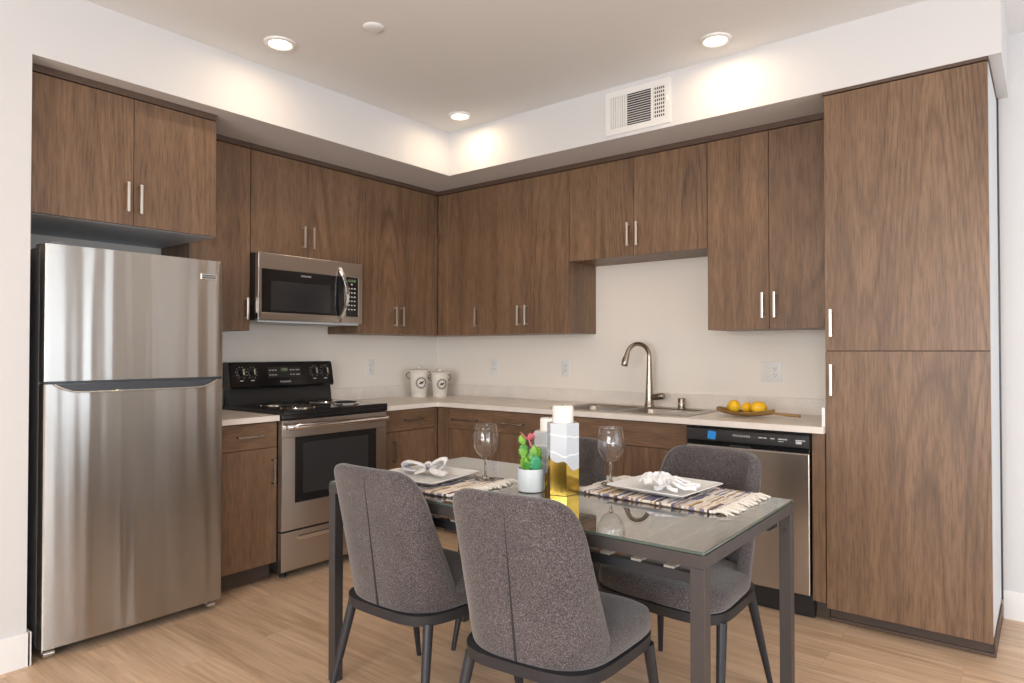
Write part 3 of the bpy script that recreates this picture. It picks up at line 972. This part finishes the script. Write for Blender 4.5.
def canister(label, loc, s, rz):
    t = thing('canister', label, 'canister', loc, rz, 'cream canisters in the corner')
    b = B()
    lathe(b, [(0, 0), (.052, 0), (.054, .004), (.053, .022), (.051, .026), (.054, .03), (.066, .165), (.067, .172), (.064, .175), (.061, .172), (.058, .168), (0, .168)], 40)
    bd = obj('jar', b, 'white_enamel', t, 40)
    b = B(); lathe(b, [(0, .1755), (.069, .1755), (.0705, .180), (.069, .184), (.05, .192), (.02, .198), (.010, .199), (.0085, .204), (.013, .210), (.012, .216), (0, .219)], 40)
    obj('lid', b, 'white_enamel', t, 50)
    for sgn in (-1, 1):
        b = B(); P = []
        for k in range(13):
            a = R(-100 + k * 200 / 12)
            P.append((sgn * (.066 + .024 * max(-.1, math.cos(a))), 0, .150 + .022 * math.sin(a)))
        tube(b, P, .003, 8); obj('handle', b, 'wire', t, 60)
    # wreath and bird printed on the front
    b = B()
    def onface(u, z):
        r_ = .054 + (.066 - .054) * (z - .03) / .135 + .0006
        a = -PI / 2 + u / r_
        return Vector((r_ * math.cos(a), r_ * math.sin(a), z))
    P = [onface(.035 * math.cos(a_), .100 + .035 * math.sin(a_)) for a_ in [2 * PI * q / 36 for q in range(37)]]
    tube(b, P, .0016, 6, False)
    for k in range(20):      # leaves of the wreath
        a = 2 * PI * k / 20
        for j in (-1, 1):
            tube(b, [onface((.035) * math.cos(a), .100 + .035 * math.sin(a)), onface((.035 + j * .0045) * math.cos(a + .10), .100 + (.035 + j * .0045) * math.sin(a + .10)), onface((.035 + j * .0075) * math.cos(a + .22), .100 + (.035 + j * .0075) * math.sin(a + .22))], [.0008, .0022, .0006], 6)
    tube(b, [onface(-.020, .091), onface(-.010, .096), onface(0, .099), onface(.008, .103), onface(.014, .110), onface(.019, .112)], [.001, .0042, .0072, .0060, .0036, .0008], 8)
    tube(b, [onface(.002, .102), onface(-.006, .107), onface(-.014, .108)], [.005, .0035, .0008], 8)
    obj('emblem', b, 'print_dark', bd)
    t.scale = (s, s, s)
    return t


canister('cream lidded canister with dark wreath print, left and taller of the two in the corner', (.165, -.365, CT + .0005), 1.10, R(62))
canister('cream lidded canister with dark wreath print, right and lower of the two in the corner', (.284, -.262, CT + .0005), 1.0, R(62))

# ---------------------------------------------------------------- lemon tray
TR = (2.675, -.370, CT + .0005)
t = thing('serving_tray', 'leaf-shaped wooden serving tray with a handle, holding lemons on the counter', 'tray', TR, R(-1))


def leafw(s): return .075 * (max(0, math.sin(PI * min(1, s) ** .85)) ** .62)


b = B(); rows = []
NS = 22
for k in range(NS + 1):
    s = k / NS; x = -.168 + .315 * s; w_ = max(.004, leafw(s)); row = []
    lift = .022 * (2 * s - 1) ** 2
    for j in range(11):
        u = -1 + 2 * j / 10
        row.append((x, u * w_, .004 + lift + .024 * abs(u) ** 2.4))
    rows.append(row)
sheet(b, rows)
obj('dish', b, 'tray_wood', t, 60, mods=[('SOLIDIFY', dict(thickness=.006, offset=-.6)), ('SUBSURF', dict(levels=1, render_levels=1))])
b = B(); tube(b, [(.145, 0, .026), (.18, -.001, .024), (.22, -.003, .022), (.27, -.004, .021), (.275, -.004, .021)], [.006, .0065, .007, .0085, .006], 10); obj('handle', b, 'tray_wood', t, 60)


def lemon(label, dx, dy, dz, r, rot):
    b = B(); prof = []
    for k in range(21):
        a = PI * k / 20; z = -math.cos(a) * r * 1.22; q = math.sin(a) ** .88 * r
        if k > 17: z += (k - 17) * .0017
        prof.append((q if 0 < k < 20 else 0, z))
    lathe(b, prof, 24)
    t = thing('lemon', label, 'lemon', (TR[0] + dx, TR[1] + dy, TR[2] + dz), 0, 'lemons on the wooden tray')
    t.rotation_euler = rot
    obj('rind', b, 'lemon', t, 179)
    b = B(); lathe(b, [(0, -r * 1.235), (.004, -r * 1.23), (.005, -r * 1.20), (0, -r * 1.19)], 10); obj('stem_scar', b, 'cactus_green', t, 60)


lemon('yellow lemon at the left end of the wooden tray', -.072, .006, .053, .0345, (R(80), R(10), R(30)))
lemon('smaller yellow lemon in the middle of the wooden tray', -.006, .024, .048, .029, (R(88), 0, R(20)))
lemon('long yellow lemon lying at the right of the wooden tray', .064, -.004, .053, .0335, (R(90), 0, R(125)))

# ---------------------------------------------------------------- dining table
TZ = .760
TA = R(.4)
TC = (2.512, -1.975)
TL, TW = 1.500, .768
t = thing('dining_table', 'glass-topped dining table with a square-tube dark metal frame', 'table', (*TC, 0), TA)
hx, hy = TL / 2, TW / 2
b = B(); box(b, -hx + .003, hx - .003, -hy + .003, hy - .003, TZ - .008, TZ, .002); gt = obj('glass_top', b, 'table_glass', t, 30); gt.data.materials.append(MAT['glass_edge'])
for p in gt.data.polygons:
    if abs(p.normal.z) < .8: p.material_index = 1
LG = .038
b = B()
box(b, -hx, hx, -hy, -hy + .03, TZ - .042, TZ - .0085, .0015); box(b, -hx, hx, hy - .03, hy, TZ - .042, TZ - .0085, .0015)
box(b, -hx, -hx + .03, -hy + .03, hy - .03, TZ - .042, TZ - .0085, .0015); box(b, hx - .03, hx, -hy + .03, hy - .03, TZ - .042, TZ - .0085, .0015)
obj('frame', b, 'table_metal', t, 30)
for sx in (-1, 1):
    for sy in (-1, 1):
        b = B(); x = sx * (hx - LG / 2 - .0005); y = sy * (hy - LG / 2 - .0005)
        box(b, x - LG / 2, x + LG / 2, y - LG / 2, y + LG / 2, .0, TZ - .0425, .0015)
        lg = obj('leg', b, 'table_metal', t, 30)
        b = B(); xx = x - sx * LG / 2
        lathe(b, [(0, -.004), (.007, -.004), (.0075, 0), (0, 0)], 14)
        obj('bolt', b, 'chair_metal', lg, 40, loc=(x, y - sy * (LG / 2 + .0005), TZ - .095), rot=(R(-90) * -sy, 0, 0))
for sy in (-1, 1):
    b = B(); y = sy * (hy - .062)
    prism(b, [(-hx + LG + .002, TZ - .086), (-hx + LG + .022, TZ - .100), (hx - LG - .022, TZ - .100), (hx - LG - .002, TZ - .086), (hx - LG - .002, TZ - .073), (-hx + LG + .002, TZ - .073)], y - .012, y + .012, 'y')
    obj('lower_rail', b, 'chair_metal', t, 30)
b = B()
for k in range(14):
    x = -hx + .12 + k * (TL - .24) / 13
    box(b, x - .015, x + .015, -hy + .052, hy - .052, TZ - .0728, TZ - .066, .001)
tag(obj('slat', b, 'slat_metal', t, 30), None, None)


def ontable(px, py):
    """room x,y -> room x,y,z on the glass"""
    return (px, py, TZ + .0006)


# ---------------------------------------------------------------- dining chairs
def plan(s, W_, yc, E):
    a = s * PI / 2
    return (W_ * math.copysign(abs(math.sin(a)) ** .92, s), yc + E * max(0, 1 - math.cos(a)) ** 1.35)


def make_chair(label, loc, rz):
    t = thing('dining_chair', label, 'chair', (*loc, 0), rz, 'upholstered chairs around the glass table')
    # backrest shell
    b = B(); NV, NS_ = 14, 26; loops = []

    def shell(s_, z, inn):
        vz = (z - .397) / .47
        W_ = .223 - .013 * max(0, vz) ** 1.5 - inn * .9
        E = .050 + .125 * max(0, 1 - vz) ** 1.2
        yc = -.218 - .068 * vz + inn
        return (*plan(s_, W_, yc, E), z)
    for i in range(NV + 1):
        out = []
        for j in range(NS_ + 1):
            s_ = -1 + 2 * j / NS_; e = abs(s_); zt = .874
            if e > .40:
                q = (e - .40) / .60; zt -= .125 * (1 - math.sqrt(max(0, 1 - q * q)))
            v_ = i / NV
            out.append((s_, .390 + (zt - .390) * v_))
        dz = .004 if i in (0, NV) else 0
        loops.append([shell(s_, z, 0) for s_, z in out] + [shell(s_, z, .036) for s_, z in reversed(out)])
    g = sheet(b, loops, True); n = NS_ + 1
    for L in (g[0], g[-1]):
        for j in range(NS_):
            b.faces.new((L[j], L[j + 1], L[2 * n - 2 - j], L[2 * n - 1 - j]))
    bk_ = obj('backrest', b, 'fabric', t, 179, mods=[('SUBSURF', dict(levels=1, render_levels=2))])
    # centre seam on the rear
    b = B(); P = []
    for k in range(12):
        v_ = .0 + .98 * k / 11; z = .400 + .45 * v_; vz = (z - .397) / .47
        P.append((0, -.218 - .068 * vz - .0005, z))
    tube(b, P, [.0042 - .0036 * k / 11 for k in range(12)], 6); obj('seam', b, 'seam_dark', bk_, 60)
    # seat cushion
    def outline(k, n=48, sc_=1.0, front=.246, rear=-.185):
        a = 2 * PI * k / n; c_, s_ = math.cos(a), math.sin(a)
        e = 2 / 4.2
        x = math.copysign(abs(c_) ** e, c_); y = math.copysign(abs(s_) ** e, s_)
        wid = .240 + .024 * y
        yy = (front - rear) / 2 * y + (front + rear) / 2
        return (x * wid * sc_, (yy - .02) * sc_ + .02)
    b = B(); rows = []
    for z, q in ((.3975, .90), (.3985, .965), (.407, .995), (.440, 1.0), (.460, .975), (.470, .90), (.476, .75), (.478, .5), (.478, .2)):
        rows.append([(*outline(k, sc_=q), z) for k in range(48)])
    g = sheet(b, rows, True); b.faces.new(g[-1]); b.faces.new(g[0][::-1])
    obj('seat', b, 'fabric', t, 179)
    # frame band
    b = B(); rows = []
    for z, q in ((.364, .90), (.364, 1.0), (.397, 1.006), (.397, .90)):
        rows.append([(*outline(k, sc_=q, rear=-.226), z) for k in range(48)])
    g = sheet(b, rows + [rows[0]], True)
    obj('seat_frame', b, 'chair_metal', t, 40)
    for sx in (-1, 1):
        for fr_ in (0, 1):
            y0, y1 = (.165, .235) if fr_ else (-.168, -.245)
            x0, x1 = (sx * (.238 if fr_ else .188), sx * (.262 if fr_ else .235))
            b = B(); tube(b, [(x0, y0, .366), (x0 + (x1 - x0) * .5, y0 + (y1 - y0) * .5, .183), (x1, y1, .001)], [.0175, .0145, .0095], 14)
            obj('leg', b, 'chair_metal', t, 50)
    return t


ch = make_chair('grey upholstered chair at the left of the near side, back to the viewer', (2.146, -2.228), R(1))
SPOTS = [((2.748, -2.264), 6, 'grey upholstered chair nearest the viewer, at the middle of the near side'),
         ((2.860, -1.598), 175.5, 'grey upholstered chair on the far side in front of the dishwasher'),
         ((2.222, -1.642), 180, 'grey upholstered chair on the far side, mostly hidden behind the candles')]
for loc, a, lb in SPOTS:
    c = copy_tree(ch); c.location = (*loc, 0); c.rotation_euler = (0, 0, R(a)); c['label'] = lb

# ---------------------------------------------------------------- things on the table
rnd = random.Random(4)


def placemat(label, cx, cy, rz):
    t = thing('placemat', label, 'placemat', ontable(cx, cy), rz, 'woven rag placemats')
    n = 56; b = B(); pitch = .0085
    for k in range(n):
        x = (k - (n - 1) / 2) * pitch; j = rnd.uniform(-.003, .003); P = []; rr_ = []
        hw = .168 + j
        for q in range(17):
            u = -1 + 2 * q / 16
            P.append((x + .0012 * math.sin(q * 2.2 + k), u * hw, .0052 + .0012 * math.sin(q * 1.9 + k * 2)))
            rr_.append(.0040 if 0 < q < 16 else .0030)
        tube(b, P, rr_, 6)
        for s in (-1, 1):   # looped ends
            tube(b, [(x - .004, s * hw, .005), (x, s * (hw + .007), .0068), (x + .004, s * hw, .005)], .0048, 6)
    obj('woven_body', b, 'rag_weave', t, 60)
    for s in (-1, 1):
        b = B(); X = s * n * pitch / 2
        for k in range(36):
            y = -.168 + .336 * k / 35 + rnd.uniform(-.003, .003); L_ = rnd.uniform(.030, .060)
            P = [(X - s * .006, y, .006), (X + s * L_ * .4, y + rnd.uniform(-.004, .004), .008 + rnd.uniform(0, .004)), (X + s * L_ * .75, y + rnd.uniform(-.008, .008), .006), (X + s * L_, y + rnd.uniform(-.01, .01), .0032)]
            tube(b, P, [.003, .0042, .0040, .0028], 5)
        obj('fringe', b, 'fringe_thread', t, 60)['kind'] = 'stuff'
    return t


placemat('multicoloured woven rag placemat under the plate at the right end', 2.895, -1.778, R(-1))
placemat('multicoloured woven rag placemat under the plate at the left, partly behind a chair back', 2.085, -2.135, R(4))


def plate(label, cx, cy, rz, s=.142):
    t = thing('plate', label, 'plate', (cx, cy, TZ + .0116), rz, 'square white plates')
    def sq(h, r_, z): return [(x, y, z) for x, y in rrect(-h, h, -h, h, r_, 6)]
    b = B()
    g = ring_loft(b, [sq(s * .62, .02, 0), sq(s * .70, .02, .002), sq(s * .985, .012, .019), sq(s, .010, .0215), sq(s * .985, .012, .0235), sq(s * .74, .02, .0075), sq(s * .66, .03, .0055)])
    b.faces.new(g[-1]); b.faces.new(g[0][::-1])
    obj('dish', b, 'ceramic', t, 50)
    return t


plate('square white plate holding the crumpled lacy napkin, right end of the table', 2.875, -1.765, R(-4), .150)
plate('square white plate holding the bow-shaped napkin, left end of the table', 2.072, -2.142, R(6), .150)


def ribbon(b, pts, wid, nrm=None, thick=.0022, twist=0.0):
    """flat cloth strip along pts, with thickness"""
    pts = [Vector(p) for p in pts]; top = []; n = len(pts)
    for i, p in enumerate(pts):
        d = (pts[min(i + 1, n - 1)] - pts[max(i - 1, 0)]).normalized()
        ref = Vector(nrm) if nrm else Vector((0, 0, 1))
        s = d.cross(ref)
        if s.length < .05: s = d.cross(Vector((1, .3, .2)))
        s.normalize(); s.rotate(Matrix.Rotation(twist * i / n, 3, d))
        u = s.cross(d)
        w_ = wid[i] if isinstance(wid, (list, tuple)) else wid
        row = []
        for k in range(7):
            q = -1 + k / 3
            row.append(p + s * w_ * q + u * (.25 * w_ * math.cos(q * 2.6 + i)))
        top.append((row, u))
    rows = [[*(v for v in r_), *(v - u * thick for v in reversed(r_))] for r_, u in top]
    g = sheet(b, rows, True); b.faces.new(g[0]); b.faces.new(g[-1][::-1])


# bow napkin (left)
t = thing('napkin', 'white cloth napkin tied like a bow on the left plate', 'napkin', (2.035, -2.100, TZ + .0225), R(36), 'cloth napkins on the plates')
t.scale = (1.0, 1.0, 1.3)
b = B()
for k in range(3):
    o_ = (k - 1) * .014
    ribbon(b, [(0, 0, .020), (-.030, .006 + o_, .030), (-.070, .012 + o_ * 1.6, .036 - k * .002), (-.104, .014 + o_ * 2, .030), (-.100, .010 + o_ * 2, .016), (-.055, .004 + o_, .008), (0, 0, .012)], [.010, .022, .030, .032, .026, .016, .010])
    ribbon(b, [(0, 0, .020), (.022, .002 + o_, .033), (.050, .006 + o_ * 1.3, .048 - k * .004), (.072, .006 + o_ * 1.6, .044), (.066, .002 + o_ * 1.4, .024), (.034, 0 + o_, .011), (0, 0, .012)], [.010, .018, .023, .023, .020, .014, .009])
obj('loop', b, 'linen', t, 60, mods=[('SUBSURF', dict(levels=1, render_levels=2))])
b = B(); rows = []
for i in range(9):
    q = -1 + i / 4; rows.append([(.017 * math.sqrt(max(0, 1 - q * q)) * (1 + .12 * math.cos(5 * a_)) * math.cos(a_) + .002, .024 * q, .024 + .013 * math.sqrt(max(0, 1 - q * q)) * math.sin(a_)) for a_ in [2 * PI * j / 16 for j in range(16)]])
sheet(b, rows[1:-1], True); obj('knot', b, 'linen', t, 179)
b = B(); ribbon(b, [(.01, -.01, .020), (.035, -.045, .014), (.062, -.075, .010), (.08, -.10, .012)], [.010, .020, .026, .028]); ribbon(b, [(-.01, -.01, .020), (-.02, -.05, .016), (-.025, -.085, .012)], [.010, .018, .026])
obj('tail', b, 'linen', t, 60, mods=[('SUBSURF', dict(levels=1, render_levels=2))])

# crumpled lacy napkin (right)
t = thing('napkin', 'crumpled white lacy cloth napkin on the right plate', 'napkin', (2.893, -1.795, TZ + .0245), R(20), 'cloth napkins on the plates')
b = B(); rows = []
NR, NA = 16, 60
for i in range(NR + 1):
    row = []; q = i / NR
    for j in range(NA):
        a = 2 * PI * j / NA
        rr_ = .004 + .062 * q * (1 + .16 * math.sin(3 * a + 1) + .10 * math.sin(7 * a + 4 * q))
        z = .012 + .044 * (1 - q) ** .8 * (.75 + .25 * math.sin(4 * a + 7 * q)) + .016 * (math.sin(6 * a + 9 * q) + .6 * math.sin(11 * a - 6 * q)) * q * (1 - .45 * q) + .010 * q
        row.append((rr_ * math.cos(a + .5 * q) - .022, rr_ * math.sin(a + .5 * q) * .9 + .018, max(.0035, z)))
    rows.append(row)
g = sheet(b, rows, True)
obj('crumple', b, 'linen', t, 179, mods=[('SOLIDIFY', dict(thickness=.0018)), ('SUBSURF', dict(levels=1, render_levels=1))])
for k in range(11):
    b = B(); a = -1.9 + k * .30; P = []
    L_ = .075 + .03 * rnd.random()
    x0, y0 = .0 + .012 * math.cos(a), .012 * math.sin(a)
    for q in range(9):
        s = q / 8
        P.append((x0 + L_ * s * math.cos(a + .5 * math.sin(s * 3 + k)), y0 + L_ * s * math.sin(a + .5 * math.sin(s * 3 + k)), .012 + .030 * (1 - s) * abs(math.cos(s * 5 + k)) + .003))
    ribbon(b, P, [.004 + .004 * abs(math.sin(q * 1.3 + k)) for q in range(9)], twist=1.2)
    obj('lace_strip', b, 'linen', t, 60)

# wine glasses


def wine_glass(label, loc):
    t = thing('wine_glass', label, 'wine glass', loc, 0, 'stemmed wine glasses')
    H = .207
    outer = [(0, .0), (.038, .0), (.0395, .0012), (.038, .0026), (.020, .0055), (.007, .010), (.0044, .018), (.0040, .045), (.0046, .066), (.009, .078), (.024, .089), (.038, .104), (.0475, .124), (.0510, .144), (.0495, .168), (.0445, .192), (.0408, H)]
    inner = [(.0400, H + .0004), (.0395, H - .0002), (.0433, .191), (.0483, .168), (.0498, .144), (.0463, .124), (.0370, .1055), (.0225, .091), (.007, .0835), (0, .0825)]
    b = B(); lathe(b, outer[9:] + inner, 44); obj('bowl', b, 'clear_glass', t, 179)
    b = B(); lathe(b, outer[:10] + [(.006, .0815), (0, .0822)], 32); obj('stem', b, 'solid_glass', t, 179)
    b = B(); tube(b, [(.0402 * math.cos(2 * PI * k / 40), .0402 * math.sin(2 * PI * k / 40), H + .0002) for k in range(41)], .0009, 6, False); obj('rim', b, 'solid_glass', t, 179)
    return t


wine_glass('stemmed wine glass on the left placemat, left of the cactus', (2.245, -2.000, TZ + .0118))
wine_glass('stemmed wine glass right of the candles, by the right plate', (2.672, -1.790, TZ + .0118))

# planter with cactus
t = thing('potted_cactus', 'small green cactus with pink flower in a round white pot', 'potted plant', ontable(2.481, -2.022))
b = B(); lathe(b, [(0, .001), (.044, .001), (.0475, .003), (.0485, .008), (.0490, .078), (.0485, .0815), (.0465, .0815), (.0455, .078), (.045, .068), (0, .068)], 44)
pot = obj('pot', b, 'ceramic_planter', t, 40)
b = B(); lathe(b, [(0, .074), (.02, .073), (.0446, .070), (.0446, .067), (0, .067)], 26); obj('soil', b, 'soil', pot, 60)


def pad(b, base, tip, wd, th, ref=(0, 1, 0), lobes=4, n=14):
    """flattened leaf segment with scalloped edges"""
    base, tip = Vector(base), Vector(tip); d = (tip - base); L_ = d.length; d.normalize()
    s = d.cross(Vector(ref)); s.normalize(); u = s.cross(d); rows = []
    for i in range(n + 1):
        q = i / n
        w_ = wd * (math.sin(PI * (.08 + .90 * q)) ** .6) * (1 + .16 * math.cos(q * lobes * 2 * PI))
        if i == n: w_ *= .3
        p = base + d * L_ * q
        rows.append([p + s * w_ * math.cos(a) + u * th * math.sin(a) * (1 if i < n else .3) for a in [2 * PI * k / 10 for k in range(10)]])
    g = sheet(b, rows, True); b.faces.new(g[0]); b.faces.new(g[-1][::-1])


R0 = Vector((.78, .62, 0))   # across the view
N0 = (.62, -.78, 0)
def X(a, z, f=0): return R0 * a + Vector(N0) * f + Vector((0, 0, z))
for a, c_, w_, mt_ in ((X(-.015, .07, -.008), X(-.030, .125, 0), .018, 'cactus_green'), (X(-.030, .120), X(-.028, .170), .017, 'cactus_green'),
                   (X(-.028, .165), X(-.038, .200), .014, 'cactus_green'), (X(.0, .07, -.012), X(-.006, .135, -.01), .018, 'cactus_green'),
                   (X(.006, .07, 0), X(.010, .165, -.004), .019, 'cactus_green'), (X(.014, .08, -.01), X(.028, .155, -.012), .017, 'cactus_green'),
                   (X(.012, .07, .012), X(.018, .128, .018), .023, 'cactus_jade'), (X(-.012, .07, .012), X(-.022, .118, .016), .012, 'cactus_green')):
    b = B(); pad(b, a, c_, w_, .0045, N0); obj('pad', b, mt_, t, 60)
b = B(); c0 = X(-.010, .182, .006)
for k in range(9):
    a = 2 * PI * k / 9; out = (R0 * math.cos(a) + Vector(N0) * .75 * math.sin(a)); lf = .010 + .008 * (k % 3)
    p0 = c0; p1 = c0 + out * .020 + Vector((0, 0, lf * .7)); p2 = c0 + out * .032 + Vector((0, 0, lf * 1.1))
    sd = out.cross(Vector((0, 0, 1))).normalized()
    sheet(b, [[p0 - sd * .004, p0, p0 + sd * .004], [p1 - sd * .010, p1 + Vector((0, 0, -.002)), p1 + sd * .010], [p2 - sd * .0012, p2, p2 + sd * .0012]])
fl_ = obj('flower', b, 'petal', t, 60, mods=[('SOLIDIFY', dict(thickness=.0012)), ('SUBSURF', dict(levels=1, render_levels=2))])
b = B(); tube(b, [c0, c0 + Vector((0, 0, .016))], [.0022, .0012], 6); obj('stamen', b, 'petal_centre', fl_, 60)
b = B(); tube(b, [X(.004, .155, -.002), X(-.004, .170, .002), c0 + Vector((0, 0, .002))], .003, 6); obj('flower_stalk', b, 'petal', fl_, 60)


EDGE = 2.2
# candle holders: hexagonal, gold below a wavy grey band
def candle_holder(label, loc, r, H, rz, edge, cr, chh, clabel):
    t = thing('candle_holder', label, 'candle holder', loc, rz, 'hexagonal candle holders')
    M_ = 12   # divisions per side
    ring = []
    for k in range(6):
        a0, a1 = 2 * PI * k / 6, 2 * PI * (k + 1) / 6
        for j in range(M_):
            s = j / M_
            ring.append(((1 - s) * math.cos(a0) + s * math.cos(a1), (1 - s) * math.sin(a0) + s * math.sin(a1)))
    n = len(ring); zb = [edge(k / n) for k in range(n)]
    b = B(); g = sheet(b, [[(r * x, r * y, .001) for x, y in ring], [(r * x, r * y, zb[k]) for k, (x, y) in enumerate(ring)]], True); b.faces.new(g[0][::-1])
    obj('gold_base', b, 'vase_gold', t)
    b = B(); q = r * 1.004; g = sheet(b, [[(q * x, q * y, zb[k] - .0004) for k, (x, y) in enumerate(ring)], [(q * x, q * y, H - .002) for x, y in ring], [(r * .985 * x, r * .985 * y, H) for x, y in ring], [(r * .80 * x, r * .80 * y, H) for x, y in ring], [(r * .78 * x, r * .78 * y, H - .004) for x, y in ring]], True)
    b.faces.new(g[-1])
    obj('glazed_band', b, 'vase_band', t)
    c_ = thing('pillar_candle', clabel, 'candle', (loc[0], loc[1], loc[2] + H - .0035), 0, 'white pillar candles')
    b = B(); lathe(b, [(0, 0), (cr, 0), (cr, chh - .007), (cr * .96, chh - .002), (cr * .86, chh), (cr * .5, chh - .004), (0, chh - .005)], 34); wx = obj('wax', b, 'wax', c_, 50)
    b = B(); tube(b, [(0, 0, chh - .006), (.0005, 0, chh + .004)], .0012, 6); obj('wick', b, 'black_matte', wx)
    return t


candle_holder('taller hexagonal grey and gold candle holder, right of the cactus', ontable(2.590, -1.982), .0585, .248, R(38.5 - 22),
              lambda s: .104 + .024 * math.sin(2 * PI * s - EDGE) + .008 * math.sin(2 * PI * s * 5 + 1), .037, .064, 'white pillar candle in the taller holder')
candle_holder('shorter hexagonal grey and gold candle holder behind the cactus', ontable(2.458, -1.880), .056, .200, R(38.5 + 8),
              lambda s: .080 + .020 * math.sin(2 * PI * s * 2 + 2.0) + .012 * math.sin(2 * PI * s * 4), .034, .052, 'white pillar candle in the shorter holder')
